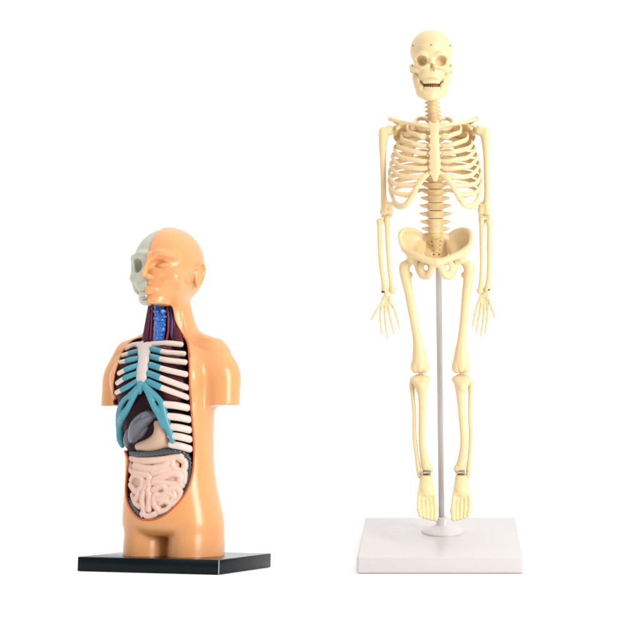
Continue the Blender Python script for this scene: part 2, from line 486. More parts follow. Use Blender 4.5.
for r0, r1, w0, w1 in ((125.5, 131, 6.2, 4.6), (131, 140, 4.2, 4.4), (140, 166, 4.6, 5.6), (166, 174, 5.6, 4.6), (174, 179, 4.0, 2.6)):
    st.cap(K(1, 0, r0, yst(r0)), K(1, 0, r1, yst(r1)), w0, w1, k=1.2, fl=(1, .42, 1))
for r in rs[1:]:
    for s in (-1, 1): st.ell(K(s, 4.9, r, yst(r)), (1.6, 1.6, 1.5), k=1)
st.ell(K(1, 0, 121.2, -18), (3, 4, 2.2), k=1.4, mode='s')
st.obj('sternum', BONE, skel, OFF)

# ---- shoulder girdle and arms
def bone_field(pathspecs, name, parent=skel, m=BONE, vox=.55, sub=None, balls=(), k=2.0):
    allp = np.array([p for ps, r in pathspecs for p in ps]+[b[0] for b in balls])
    fl = mkfield(allp, 9, vox)
    for ps, r in pathspecs: fl.path(ps, r, k=k if not np.isscalar(k) else k, n=4)
    for c, r in balls: fl.ell(c, r, k=2.5)
    if sub:
        for c, r in sub: fl.ell(c, r, k=1.2, mode='s')
    return fl.obj(name, m, parent, OFF)
for s in (-1, 1):
    sk_tube('clavicle', [K(s, 5, 126.3, -18), K(s, 15, 124.6, -17), K(s, 28, 122.8, -8), K(s, 41.5, 119.6, 0)], [2.6, 1.7, 1.7, 2.0], BONE, flat=(1, .9))
    # scapula: blade, spine and acromion
    fl = mkfield([K(s, 14, 118, 34), K(s, 50, 165, -4)], 6, .6)
    cs = [K(s, 40, 127, 0), K(s, 17, 123, 0), K(s, 19, 140, 0), K(s, 24, 160, 0), K(s, 29, 153, 0), K(s, 40, 138, 0)]
    pf = poly_sdf([(c[0], c[2]) for c in cs]); xc = K(s, 27, 140, 0)[0]
    def blade(X, Y, Z):
        d2 = pf(X, Z)
        yc = 24-np.clip((X-xc)*s, -20, 20)*.55
        return np.maximum(d2-1.5, np.abs(Y-yc)-.9)
    fl.fn(blade, None, k=1)
    fl.path([K(s, 19, 131, 31), K(s, 33, 125, 24), K(s, 42.5, 118.8, 8), K(s, 43.5, 119.6, 1)], [1.3, 1.6, 2.2, 1.8], k=1.2)
    fl.ell(K(s, 39, 130.5, 9), (3.2, 4.5, 5.5), k=2.5)
    fl.path([K(s, 36, 126, 14), K(s, 34, 126, -1), K(s, 37, 128.5, -5)], [2, 1.7, 1.8], k=1.5)
    fl.obj('scapula', BONE2, skel, OFF)
    bone_field([([K(s, 45, 130, 3), K(s, 48.6, 131.6, 2), K(s, 51.2, 138.5, 2), K(s, 51.8, 155, 2), K(s, 51.8, 180, 2), K(s, 51.6, 197, 2), K(s, 50.4, 207, 2)],
                 [4.2, 4.4, 4.6, 3.3, 2.8, 3.0, 4.2])], 'humerus',
               balls=[(K(s, 44.6, 130.6, 3), (4.6, 5, 4.7)), (K(s, 52.0, 132, 1), (3.5, 4, 4.6)), (K(s, 51.5, 211.8, 1.5), (4.4, 4.2, 3.8)), (K(s, 45.4, 210.8, 2), (3.2, 3.8, 4.4)), (K(s, 45.2, 205, 3), (2.3, 3, 3))],
               sub=[(K(s, 48.6, 207.6, -3.6), (2.2, 2.5, 2.6)), (K(s, 48.2, 216.6, 2), (1.3, 6, 1.4))])
    sk_tube('elbow_hinge', [K(s, 44, 215.6, 2), K(s, 53, 216.6, 2)], 1.3, BONE2, n=3)
    # forearm: ulna inside, radius outside (thumb side)
    bone_field([([KA(s, 54.4, 221.8, 0), KA(s, 55, 228, 0), KA(s, 54.6, 246, 1), KA(s, 54, 266, 0), KA(s, 52.4, 281, -1), KA(s, 51.2, 288, -1)],
                 [3.3, 2.4, 2.5, 2.5, 2.6, 3.5])], 'radius', balls=[(KA(s, 51.2, 290.6, -1), (3.6, 3.2, 2.6)), (KA(s, 54.4, 220.8, 0), (3.5, 3.5, 1.7))])
    bone_field([([KA(s, 47.6, 219.5, 2), KA(s, 47.2, 228, 2), KA(s, 47.0, 246, 2), KA(s, 46.2, 268, 1), KA(s, 44.8, 284, 0), KA(s, 44, 290.5, 0)],
                 [3.3, 2.5, 2.2, 2.0, 2.3, 3.0])], 'ulna', balls=[(KA(s, 43.8, 291, 0), (3.2, 3, 2.6)), (KA(s, 47.2, 217.6, 4), (2.6, 3.4, 3))])
    # hand
    if s < 0:
        wr = (386.8, 295.5); dirs = [((382.8, 301.5), (377, 310.5), (371.4, 319.6)), ((381.4, 308), (380.6, 320), (382.1, 334.3)), ((385, 309.5), (385.6, 323), (387.4, 337.6)), ((388.6, 308.6), (391, 321), (394.2, 334.3)), ((391.8, 304), (396.4, 315), (399.4, 328.6))]
        pin = (382.9, 291.6)
    else:
        wr = (484.2, 294.2); dirs = [((488.6, 299), (491.8, 308), (495.4, 318)), ((487.6, 306), (487.2, 319), (485.0, 333)), ((484.2, 307), (483.2, 321), (480.6, 336)), ((481.0, 306.6), (478.6, 319), (475.9, 333)), ((478.4, 303), (475.2, 314), (472.9, 327))]
        pin = (488.2, 290)
    f_ = Field(P(wr[0]-14, wr[1]+19, -9), P(wr[0]+14, wr[1]-7, 7), .42)
    f_.path([P(wr[0]-s*-1.5, wr[1]-5, -1), P(wr[0], wr[1]+2, -1)], [1.7, 2.2], k=1)
    for j in range(9):
        a = (j % 3-1)*2.9*(1+.12*(j//3)); b_ = 1.8+(j//3)*2.7
        f_.ell(P(wr[0]+a+(j//3)*.0, wr[1]+b_, -1+.8*math.sin(j*2.1)), (2.0, 2.0, 1.7), k=.45)
    for j, d in enumerate(dirs):
        r0 = P(wr[0]+(d[0][0]-wr[0])*.6, wr[1]+(d[0][1]-wr[1])*.5, -1)
        m0 = P(d[0][0], d[0][1], -1.8)
        t_ = .33
        m1 = P(d[0][0]*(1-t_)+d[1][0]*t_, d[0][1]*(1-t_)+d[1][1]*t_, -2.2)
        f_.path([r0, m0, m1], [1.8, 1.35, 1.4], k=.5)
    hand = f_.obj('hand', BONE, skel, OFF)
    for j, d in enumerate(dirs):
        A = np.array(d[0]); B = np.array(d[1]); E = np.array(d[2])
        def bz(t): return (1-t)**2*A+2*t*(1-t)*(2*B-(A+E)/2)+t*t*E
        ts = [.12, .2, .34, .45, .5, .55, .66, .73, .77, .81, .9, 1]
        rr_ = [1.2, 1.05, .85, .95, 1.2, .95, .75, .85, 1.05, .8, .7, .62]
        if j == 0: ts = [.05, .15, .35, .5, .56, .62, .8, .9, 1]; rr_ = [1.3, 1.1, .95, 1.1, 1.35, 1.05, .85, .85, .7]
        sk_tube('finger', [P(*bz(t), -2.2-2.2*math.sin(t*2.2)) for t in ts], [r*1.28 for r in rr_], BONE, hand, n=3, seg=10)
    p = P(pin[0], pin[1], -3.2)
    sk_tube('wrist_screw', [p+np.array([-.9, 0, .3*s]), p+np.array([.9, -1.2, .3*s])], .85, DARKPIN, n=2, seg=12)

# ---- pelvis
pv = Field(P(394, 284, -30), P(478, 222, 32), .55)
for s in (-1, 1):
    # iliac wing: one curved plate flaring outward and forward
    wp = [K(s, a, r, 0) for a, r in ((11.5, 238), (20, 232), (27.4, 229.6), (33, 231), (35.4, 236), (35, 243), (31.5, 249.5), (26, 256), (18, 256), (12.5, 251), (12, 244))]
    wf = poly_sdf([(q[0], q[2]) for q in wp]); x0 = K(s, 0, 242)[0]; z0 = HR-242
    def wing(X, Y, Z):
        u = (X-x0)*s; t = (u-24)/13
        yc = 14-.72*(u-12)+3.6*np.clip(1-t*t-((Z-z0)/15)**2, -1, 1)+.28*(Z-z0)
        return np.maximum(wf(X, Z)-1.2, (np.abs(Y-yc)-1.9)*.78)
    pv.fn(wing, ([min(q[0] for q in wp), -20, HR-260], [max(q[0] for q in wp), 30, HR-226]), k=2)
for s in (-1, 1):
    pv.path([K(s, 12.5, 237.5, 17), K(s, 19, 232, 13), K(s, 27, 229.6, 7.5), K(s, 33.4, 231.6, 1), K(s, 35.2, 236.5, -2.5), K(s, 34, 243.5, -4.5), K(s, 31, 249, -5)], [2.2, 2.0, 2.1, 2.4, 2.2, 2.2, 2.8], k=3)
    pv.path([K(s, 12.5, 244, 15), K(s, 14.5, 251, 8), K(s, 17, 256, -3), K(s, 15, 258, -14)], [2.6, 2.6, 3, 2.8], k=3)
    pv.path([K(s, 31, 248.5, -4), K(s, 25.5, 253.5, -9), K(s, 17, 257, -16), K(s, 8, 260.6, -20), K(s, 0, 262.2, -21)], [3.2, 4.2, 3.7, 3.6, 4.0], k=2)
    pv.ell(K(s, 24, 258.5, -4), (5.5, 6.5, 6), k=3)
    # ischium loop round the obturator hole
    pv.path([K(s, 3.4, 263.6, -19), K(s, 5.4, 270, -17), K(s, 9, 275.6, -13), K(s, 14, 275.4, -9), K(s, 17.4, 270, -6), K(s, 19.5, 262, -5)], [3.5, 3.5, 3.7, 3.9, 3.6, 4], k=2)
    pv.cap(K(s, 20, 256, 2), K(s, 17, 246, 13), 4.4, 3.8, k=4)
    pv.ell(K(s, 10.5, 268.5, -12), (8.5, 3.4, 9), k=2.5)
    pv.ell(K(s, 10.8, 267.8, -12), (2.1, 12, 2.8), k=1.5, mode='s')
pelvis = pv.obj('pelvis', BONE, skel, OFF, relax=4)
sa = Field(P(415, 272, -2), P(457, 226, 32), .55)
sp_ = [K(1, a, r, 0) for a, r in ((-15, 236), (-7, 233.5), (7, 233.5), (15, 236), (14.5, 246), (11, 256), (5, 263), (-5, 263), (-11, 256), (-14.5, 246))]
spf = poly_sdf([(q[0], q[2]) for q in sp_])
sa.fn(lambda X, Y, Z: np.maximum(spf(X, Z)-.6, np.abs(Y-17-.04*(Z-(HR-246))**2*-.4)-2.2), None, k=.5)
sa.path([K(1, 0, 235, 13), K(1, 0, 244, 16), K(1, 0, 254, 19), K(1, 0, 262, 17)], [7.5, 6.6, 4.6, 2], k=1)
for s in (-1, 1):
    sa.path([K(s, 5, 236.5, 14), K(s, 13.5, 240, 16)], [3.4, 3.2], k=3)
    for j, r in enumerate((241.5, 246, 250.5, 254.6)):
        sa.ell(K(s, 4.2-.5*j, r, 9.5+1.4*j), (1.1, 2.6, .9), k=1, mode='s')
for r in (239, 243.8, 248.4, 252.8): sa.cap(K(1, -5, r, 8.4+(r-239)*.33), K(1, 5, r, 8.4+(r-239)*.33), .6, k=.6, mode='s')
sa.obj('sacrum', BONE2, pelvis, OFF)

# ---- legs
for s in (-1, 1):
    bone_field([([K(s, 22.8, 258.5, 0), K(s, 28, 262.6, 0), K(s, 32.2, 268.5, 0), K(s, 31.4, 278, 0), K(s, 28.6, 294, 0), K(s, 25.4, 318, 0), K(s, 22.6, 337, 0), K(s, 21.0, 353, 0), K(s, 20.6, 364, 0)],
                 [4.6, 4.0, 5.4, 5.1, 4.5, 4.1, 4.3, 6.6, 8.2])], 'femur',
               balls=[(K(s, 32.8, 265.6, 1), (4.0, 4.4, 4.4)), (K(s, 26.4, 275, 3), (2.4, 3, 3)), (K(s, 15.8, 367.2, 0), (4.9, 7.5, 6.2)), (K(s, 25.2, 367.2, 0), (4.9, 7.5, 6.2))],
               sub=[(K(s, 20.5, 375.5, -2), (1.2, 9, 1.5))])
    fl = mkfield([K(s, 20.4, 366.5, -8.2)], 8, .5)
    fl.ell(K(s, 20.6, 366.4, -6.6), (4.2, 2.3, 4.0)); fl.ell(K(s, 20.6, 369.6, -6.6), (2.4, 1.8, 2.4), k=2)
    fl.obj('patella', BONE, skel, OFF)
    sk_tube('knee_pin', [K(s, 20.6, 371, 0), K(s, 20.6, 379, 0)], 2.0, BONE2, n=2)
    bone_field([([K(s, 20.6, 381.6, 0), K(s, 20.0, 386, 0), K(s, 19.2, 396, 0), K(s, 19.8, 415, 0), K(s, 20.8, 440, 0), K(s, 19.4, 455, 0), K(s, 17.3, 466.5, 0)],
                 [8.0, 6.8, 4.5, 3.6, 3.4, 4.0, 5.2])], 'tibia',
               balls=[(K(s, 16.2, 379.3, 0), (5.8, 6.8, 3.6)), (K(s, 25.4, 379.3, 0), (5.8, 6.8, 3.6)), (K(s, 12.8, 468.8, 0), (2.8, 4.4, 3.6)), (K(s, 20.6, 386.5, -5.5), (2.5, 2.4, 3.2))],
               sub=[(K(s, 17.2, 476.6, 0), (4.8, 9, 4.3)), (K(s, 20.8, 373.6, -1), (2, 10, 1.2))])
    bone_field([([K(s, 29.2, 380.5, 5), K(s, 29.4, 386.5, 5), K(s, 28.8, 396, 4), K(s, 27.9, 415, 3), K(s, 28.2, 438, 2), K(s, 26.6, 455, 1), K(s, 25.2, 468, 0), K(s, 24.2, 476.4, 0)],
                 [2.2, 2.8, 2.1, 2.0, 2.2, 2.1, 2.5, 2.2])], 'fibula', vox=.5)
    for dx in (14.4, 20.0):
        sk_tube('ankle_pin', [K(s, dx-1.8, 472.6, -4.6), K(s, dx+1.8, 472.6, -4.6)], 1.25, STEEL, n=2)
    sk_tube('ankle_core', [K(s, 17.2, 466, 0), K(s, 17.2, 478, 0)], 3.8, GAPD, n=2)
    # foot hanging with the toes down and forward
    ft = Field(K(s, 17, 527, -44)-np.array([18, 0, 0]), K(s, 17, 470, 22)+np.array([18, 0, 0]), .5)
    ft.path([K(s, 17.4, 477.5, -1), K(s, 17.6, 484, -4), K(s, 17.4, 492, -12)], [6.2, 7.2, 8.0], k=2)
    ft.path([K(s, 19, 482, 2), K(s, 19, 490, 12)], [5, 4.2], k=3)
    for j in range(5):
        u = j-2.0
        top = K(s, 17.6+u*3.3, 493-abs(u)*.8, -13-.6*abs(u))
        mid = K(s, 17.4+u*4.0, 503-.5*j, -20)
        hd = K(s, 17.0+u*4.2, 511.0-.5*j, -27)
        tip = K(s, 16.6+u*3.7, 520-.9*j-.25*u*u, -33)
        w_ = 2.8 if j == 0 else 2.3
        ft.path([top, mid], [2.2, w_*.8], k=.7)
        ft.path([mid, hd], [w_*.8, w_*1.05], k=.5)
        ft.path([hd, (hd*.4+tip*.6), tip], [w_*.95, w_*.78, w_*.85], k=.5)
    for q in range(6):
        ft.ell(K(s, 12.9+(q % 3)*4.6, 488.5+(q//3)*5.6, -11.5-(q//3)*4), (3.6, 3.4, 3.2), k=.7)
    ft.obj('foot', FOOT, skel, OFF)

# ================================================================== TORSO MODEL
TAU = math.radians(10.7); YAW = math.radians(-19.4)
TORG = np.array([172.0-PX, 0, HR-555.0])       # local origin: foot of the body axis, on top of the black base
Mt = Matrix.Rotation(-TAU, 3, 'X') @ Matrix.Rotation(YAW, 3, 'Z')
MT = np.array(Mt)
tor = thing('torso_model', 'peach plastic half torso and head with open chest showing organs on black base', 'anatomy model')
tor.matrix_world = Matrix.Translation(Vector(TORG*S)) @ Mt.to_4x4()
CAM = MT.T @ (np.array([0, -F, 0])-TORG)
def ray(px, row):
    d = np.array([px-PX, F, HR-row], float); d = MT.T @ d
    return CAM, d/np.linalg.norm(d)
def project(p):
    w = MT @ np.array(p)+TORG; k = F/(F+w[1]); return (PX+w[0]*k, HR-w[2]*k)

# profile of the trunk: z, half width, half depth, centre x, centre y
PR = np.array([
    (-4, 51, 38, 1, 1), (12, 52, 39, 1, 1), (28, 52, 39, 0, 1), (45, 50, 38, -1, 0), (60, 48, 37, -1.5, -1), (78, 46, 36, -2.5, -2), (97, 45.5, 34, -3, -3),
    (115, 48, 36, -5, -5), (135, 51, 38, -7, -7), (155, 52, 39, -8, -7), (175, 53, 38, -9, -6), (190, 52, 35, -8, -3), (202, 45, 30, -7, 0), (212, 33, 25, -7, 3), (222, 24, 22, -7, 3), (240, 21, 20.5, -7, 1), (275, 20, 19, -7, -1)], float)
zt = np.linspace(-4, 275, 140)
PR[:, 3] -= 4.4*np.clip(PR[:, 0], 0, 300)/290
prs = [np.convolve(np.pad(np.interp(zt, PR[:, 0], PR[:, i]), 4, mode='edge'), np.hanning(11)[1:-1]/np.hanning(11)[1:-1].sum(), 'valid') for i in range(1, 5)]
B = Field((-94, -66, -2), (76, 52, 338), .75)
def trunk(X, Y, Z):
    Zc = np.clip(Z, -4, 275)
    a, b, cx, cy = [np.interp(Zc, zt, q).astype(np.float32) for q in prs]
    n = 2.3
    rr_ = (np.abs((X-cx)/a)**n+np.abs((Y-cy)/b)**n)**(1/n)
    return (rr_-1)*np.minimum(a, b)
B.fn(trunk)
B.fn(lambda X, Y, Z: np.maximum(Z-262, 19+.0035*X*X*0-Z), mode='i', k=16)
for s in (-1, 1):                                                                    # thighs
    B.ell((1+s*25.2, 2, 2), (26.0, 35.5, 75), k=4)
A_ = Field((-94, -66, -2), (76, 52, 338), .75)
for s in (-1, 1):
    ax_ = -8
    A_.path([(s*28+ax_, 2, 196), (s*46+ax_, 2, 190), (s*57+ax_, 2, 178), (s*59.5+ax_, 1, 160), (s*60+ax_, 0, 135)], [15, 19, 19, 17.5, 17], k=9)
A_.fn(lambda X, Y, Z: 147.5-Z, mode='i', k=1.2)
B.op(A_.v, (slice(None),)*3, 8, 'u')
for s in (-1, 1):
    B.path([(s*8-9.5, 4, 236), (s*23-9.5, 4, 216), (s*49-9.5, 3, 203)], [9, 9.5, 12], k=12)     # trapezius
    B.ell((s*24-10, -30, 175), (24, 11, 20), k=12)                                    # pectoral
for s in (-1, 1): B.path([(s*14, -48, 28), (s*24, -45, 38), (s*38, -36, 52)], [1.6, 1.8, 1], k=8, mode='s')
# head
HX, HY = -11.6, -2.0
def h(x, y, z): return (HX+1.03*x, HY+1.03*y, 291+1.03*(z-291))
def hp_(L): return [h(*a) for a in L]
B.ell(h(0, -2, 292), (35, 42.5, 38), k=4)
B.ell(h(0, 8, 276), (29, 27, 22), k=8)
B.ell(h(0, -15, 268), (27, 29.5, 24), k=8)
B.ell(h(0, -31, 251), (14.5, 13, 8.5), k=6)
for s in (-1, 1):
    B.ell(h(s*18, -27, 275), (12, 12, 10), k=7)                                      # cheek
    B.path(hp_([(s*3, -43.4, 295), (s*12, -42.2, 298.5), (s*23, -35, 295)]), [2.6, 3.1, 2.4], k=5)
    # ear: helix, lobe and a hollow
    B.ell(h(s*32.6, 0, 280), (3.2, 7, 11.5), k=1.5, rot=(s*-14, 'X'))
    B.path(hp_([(s*34, -6.5, 286), (s*35.4, -1.5, 291.5), (s*35.8, 5, 289), (s*35.4, 6, 281), (s*34.2, 1.5, 272), (s*33.2, -4, 268.5)]), [1.4, 1.6, 1.7, 1.6, 1.7, 2.0], k=1.2)
    B.ell(h(s*37.8, -1, 281), (2.8, 3.6, 6), k=1.5, mode='s')
    B.path(hp_([(s*34.4, -3, 286), (s*34.8, 1.7, 284), (s*34.4, .5, 277)]), [.9, 1, .8], k=.6)
B.path(hp_([(0, -43, 295), (0, -46, 286), (0, -52.6, 277)]), [3.4, 3.2, 3.7], k=3.5)
for s in (-1, 1): B.ell(h(s*4.2, -47.5, 274.6), (3.2, 4.6, 3.0), k=2)
for s in (-1, 1): B.ell(h(s*13.4, -44, 287.6), (10.8, 7.5, 5.6), k=1.6, mode='s')
for s in (-1, 1):
    B.ell(h(s*13.2, -35.6, 286.2), (8.0, 6.8, 3.3), k=.3, rot=(s*-6, 'Y'))
    B.ell(h(s*2.6, -51.5, 271.8), (1.4, 3, 1), k=.5, mode='s')
B.path(hp_([(-9.6, -41.2, 262.3), (-5, -44.0, 264.2), (0, -45.6, 263.9), (5, -44.0, 264.2), (9.6, -41.2, 262.3)]), [1.1, 1.9, 1.9, 1.9, 1.1], k=1.5)
B.path(hp_([(-8.6, -41.2, 260.9), (0, -45.2, 259.4), (8.6, -41.2, 260.9)]), [1.3, 2.3, 1.3], k=1.5)
B.ell(h(0, -40, 261.8), (8, 6, 3), k=.8)
B.path(hp_([(-10.5, -43.2, 261.6), (-5, -46.3, 261.8), (0, -48.0, 261.5), (5, -46.3, 261.8), (10.5, -43.2, 261.6)]), [.7, .8, .9, .8, .7], k=.5, mode='s')
B.ell(h(0, -48, 253.6), (8, 3.2, 1.8), k=3, mode='s')
FULL = Field((-94, -66, -2), (76, 52, 338), .75); FULL.v = B.v.copy()      # the closed body, used to find surface points
def H(px, row, off=0):
    """point on the closed body's surface (or `off` below it) seen at that spot"""
    o, d = ray(px, row)
    t = np.linspace(F-130, F+130, 700)
    pts = o+d*t[:, None]; v = FULL.sample(pts)+off
    i = np.argmax(v < 0)
    if not (v < 0).any():
        return pts[int(np.argmin(v))]
    if i == 0: return pts[0]
    f_ = v[i-1]/(v[i-1]-v[i]); return pts[i-1]+(pts[i]-pts[i-1])*f_
def z2(x, y): return (90+x/5.3333, 320+y/5.3333)
def z3(x, y): return (100+x/5.3333, 420+y/5.3333)
# opening of chest and belly
right = [(172.5, 311), (175, 322), (181, 333), (187, 343), (189, 360), (189.5, 385), (191, 410), (193, 435), (193.6, 455), (192, 474), (187, 490), (178, 503), (166, 514), (154, 519.5)]
left = [(142, 519.5), (134, 514), (127.5, 503), (125.6, 490), (126.4, 475), (127.5, 460), (124.5, 451)]
def smooth_px(L_, n=6):
    Q_, _ = resample([(a[0], a[1], 0) for a in L_], 1, n); return [(a[0], a[1]) for a in Q_]
belly = smooth_px(right+left)
poly = [(q[0], q[2]) for q in (H(*a) for a in belly)]
poly = poly[:1]+[tuple(np.mean(poly[i-1:i+2], 0)) for i in range(1, len(poly)-1)]+poly[-1:]
RIMPTS = [H(a[0]+.2, a[1], .4) for a in belly]
zl = lambda row: 556.5-row
lx = lambda px, row, off=0: (H(px, row, off)[0], H(px, row, off)[2])
poly += [(-80, zl(448)), (-80, zl(412))]                     # the side of the chest is open down to the arm
poly += [lx(*a) for a in smooth_px([(113.5, 405), (112.5, 385), (115.5, 368), (122, 352), (131, 341), (143, 337)], 4)]
neckl = H(150, 328); poly += [(neckl[0]-3, neckl[2]), (-42, zl(322)), (-42, zl(300)), (HX, zl(298)), (H(171, 309)[0]+1, zl(300))]
pf = poly_sdf(poly)
ztop_head = 247.5
def opening(X, Y, Z):
    d2 = pf(X, Z)
    d = np.maximum(d2, Y-4)
    chin = (ztop_head-Z)                # keep the chin: cut only below its underside
    return np.maximum(d, -chin)
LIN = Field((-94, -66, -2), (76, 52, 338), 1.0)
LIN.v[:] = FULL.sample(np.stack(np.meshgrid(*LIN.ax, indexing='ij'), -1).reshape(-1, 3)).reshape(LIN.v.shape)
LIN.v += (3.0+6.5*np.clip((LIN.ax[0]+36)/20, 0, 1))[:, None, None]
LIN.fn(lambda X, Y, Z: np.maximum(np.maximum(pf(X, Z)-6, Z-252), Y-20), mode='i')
B.fn(opening, None, k=1.2, mode='s')
# left half of the head is skull: the peach half ends at the mid plane
B.fn(lambda X, Y, Z: np.maximum(X-HX, 247.5-Z), ([-70, -66, 244], [-8, 52, 340]), mode='s', k=.3)
p, q = B.mesh()
# faces of the cut wall inside the belly opening take the darker orange edge
cen = p[q].mean(1)
nrm = np.cross(p[q[:, 2]]-p[q[:, 0]], p[q[:, 3]]-p[q[:, 1]]); nrm /= np.linalg.norm(nrm, axis=1)[:, None]+1e-9
full = FULL.sample(cen)
mi = ((full < -1.6) & (cen[:, 2] < 247) & (cen[:, 1] < 8) & (cen[:, 2] > 20)).astype(int)
shell = link_mesh('body_shell', p, q, [SKIN, RIM], tor, midx=mi.tolist())
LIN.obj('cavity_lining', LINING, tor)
v, f = tube(RIMPTS[14:], .8, seg=10, n=2); link_mesh('cavity_rim', v, f, RIM, tor)

# base
BB = (-74, 81, -56, 60)
print('CORNERS', [tuple(round(float(q), 1) for q in project((x, y, 0))) for x, y in ((BB[0], BB[2]), (BB[1], BB[2]), (BB[1], BB[3]), (BB[0], BB[3]))])
v, f = rbox(BB[0], BB[1], BB[2], BB[3], -13.6, 0, r=.9, seg=3)
bb_ = link_mesh('display_base', v, f, BLACK, tor); auto_smooth(bb_, 50)

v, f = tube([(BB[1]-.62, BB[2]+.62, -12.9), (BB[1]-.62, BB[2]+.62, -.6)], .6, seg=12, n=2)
link_mesh('edge_glint', v, f, GLINT, bb_)  # added silver tube imitating the bevel's reflected highlight, not a real trim
# half skull
GS = Field((-56, -64, 238), (-9, 48, 338), .6)
GS.ell(h(0, -2, 292), (34, 41, 36.5))
GS.ell(h(0, -16, 274), (26, 27, 17), k=6)
GS.ell(h(-22, -25, 276), (7.5, 8, 5), k=6)
GS.path(hp_([(-24, -25, 277), (-30, -14, 276.5), (-31, -4, 277)]), [2.8, 2.3, 2.4], k=5)
GS.path(hp_([(-3, -42, 297), (-13, -39.5, 298.5), (-24, -30, 295)]), [2.2, 2.2, 2.0], k=6)
GS.path(hp_([(0, -42, 292), (0, -46, 284), (0, -47.5, 281)]), [2.5, 2.4, 1.6], k=2)
GS.ell(h(-5, -33, 268), (13, 11.5, 8), k=4)
GS.ell(h(-16, -35, 287.5), (8.0, 12, 7.0), k=1.5, mode='s')
GS.ell(h(-1.5, -47, 276), (4.6, 7, 5.6), k=1, mode='s')
GS.ell(h(-27, -24, 261), (5, 11, 6.5), k=3, mode='s')
GS.path(hp_([(-26, -28, 297), (-28.5, -22, 288), (-27, -24, 278)]), [2.0, 2.2, 2.2], k=4)
GS.ell(h(-24, -16, 270), (6, 10, 10), k=5)
GS.path(hp_([(-27, -3, 276), (-25.5, -6, 262), (-19, -18, 255), (-9, -31, 252.4), (0, -37, 251.6)]), [3.5, 4.2, 4.0, 4.2, 4.4], k=3)
GS.fn(lambda X, Y, Z: X-HX+.25, mode='i')
gsk = GS.obj('skull_half', GREYBONE, tor)
for j in range(5):
    x = -1.6-j*2.8; y = -43.4+j*j*.42+j*.35
    for z0, z1 in ((262.2, 265.6), (260.0, 257.0)):
        v, f = tube([h(x, y, z0), h(x, y+.5, z1)], [1.25, 1.35], seg=10, n=3)
        link_mesh('tooth', v, f, TEETH, gsk)
v, f = tube(hp_([(-1.4, -41.6, 255.2), (-6, -40, 255), (-10, -36.6, 255.2)]), [1.5, 1.4, 1.0], seg=10)
link_mesh('gum', v, f, GUM, gsk)

def tt(name, pts, rad, m, off=3, parent=tor, zz=None, **kw):
    if zz: pts = [zz(*a) for a in pts]
    if np.isscalar(off): off = [off]*len(pts)
    v, f = tube([H(a[0], a[1], o) for a, o in zip(pts, off)], rad, **kw)
    return link_mesh(name, v, f, m, parent)
# neck
LX = Field((-44, -52, 205), (16, 12, 258), .5)
def hp(px, row, off): return tuple(H(px, row, off))
nk = lambda px, row, d: (lambda o, dr: o+dr*((d-o[1])/dr[1]))(*ray(px, row))     # point on the local plane y = d
LX.path([nk(160, 306, -10), nk(160.5, 318, -12), nk(159.5, 330, -14), nk(158.5, 342, -15)], [6, 6.3, 5.8, 5.4], k=1)
for (px, r, a, b) in ((156.5, 311.5, 3.2, 2.4), (163.4, 311.5, 3.2, 2.4), (156, 318.5, 2.6, 2.2), (163.6, 316.8, 3.4, 2.0), (160, 323, 5.6, 1.9), (156.4, 328.5, 3, 3.4), (162.3, 329.5, 3.4, 3.6), (159.4, 335.2, 4.6, 2), (159, 339.4, 4.8, 1.7)):
    c = nk(px, r, -17.5); LX.ell(c, (a, 3.2, b), k=.6)
LX.obj('larynx', BLUE, tor)
MU = Field((-52, -48, 200), (30, 16, 260), .7)
for a, b, r in (((152.5, 306), (147, 342), 4.6), ((172, 306), (180, 342), 6)):
    MU.cap(nk(*a, -4), nk(*b, -9), r, r+1, k=2)
MU.cap(nk(162, 304, 0), nk(162, 345, -2), 11, 13, k=3)
MU.obj('neck_muscle', MUSC, tor)
for name, a, m_, pts in (('artery', 1.25, VRED, [(152.6, 308), (151.8, 322), (151, 338)]), ('vein', 1.1, VBLUE, [(150.2, 310), (149.4, 324), (148, 338)]), ('artery', 1.5, VRED, [(167.6, 308), (168.6, 320), (168.2, 332), (166, 342)]), ('vein', 1.9, VBLUE, [(171.2, 308), (171.8, 322), (171.6, 334), (175, 343)]), ('artery', .9, VRED, [(174.2, 310), (174.6, 324), (177, 338)])):
    v, f = tube([nk(*c, -12.5) for c in pts], a, seg=10); link_mesh(name, v, f, m_, tor)

# lungs behind the ribs
for side, pts in (('l', [(z2(210, 190), 6.5), (z2(190, 260), 8.5), (z2(175, 340), 9)]), ('r', [(z2(400, 180), 7.5), (z2(430, 260), 10.5), (z2(440, 350), 11), (z2(430, 410), 9)])):
    P0 = [H(a[0], a[1], 14) for a, r in pts]
    lf = mkfield(P0, 16, .9)
    for (a, r), c in zip(pts, P0): lf.ell(c, (r*1.45, 9, r*1.6), k=5)
    lf.obj('lung', LUNG, tor)
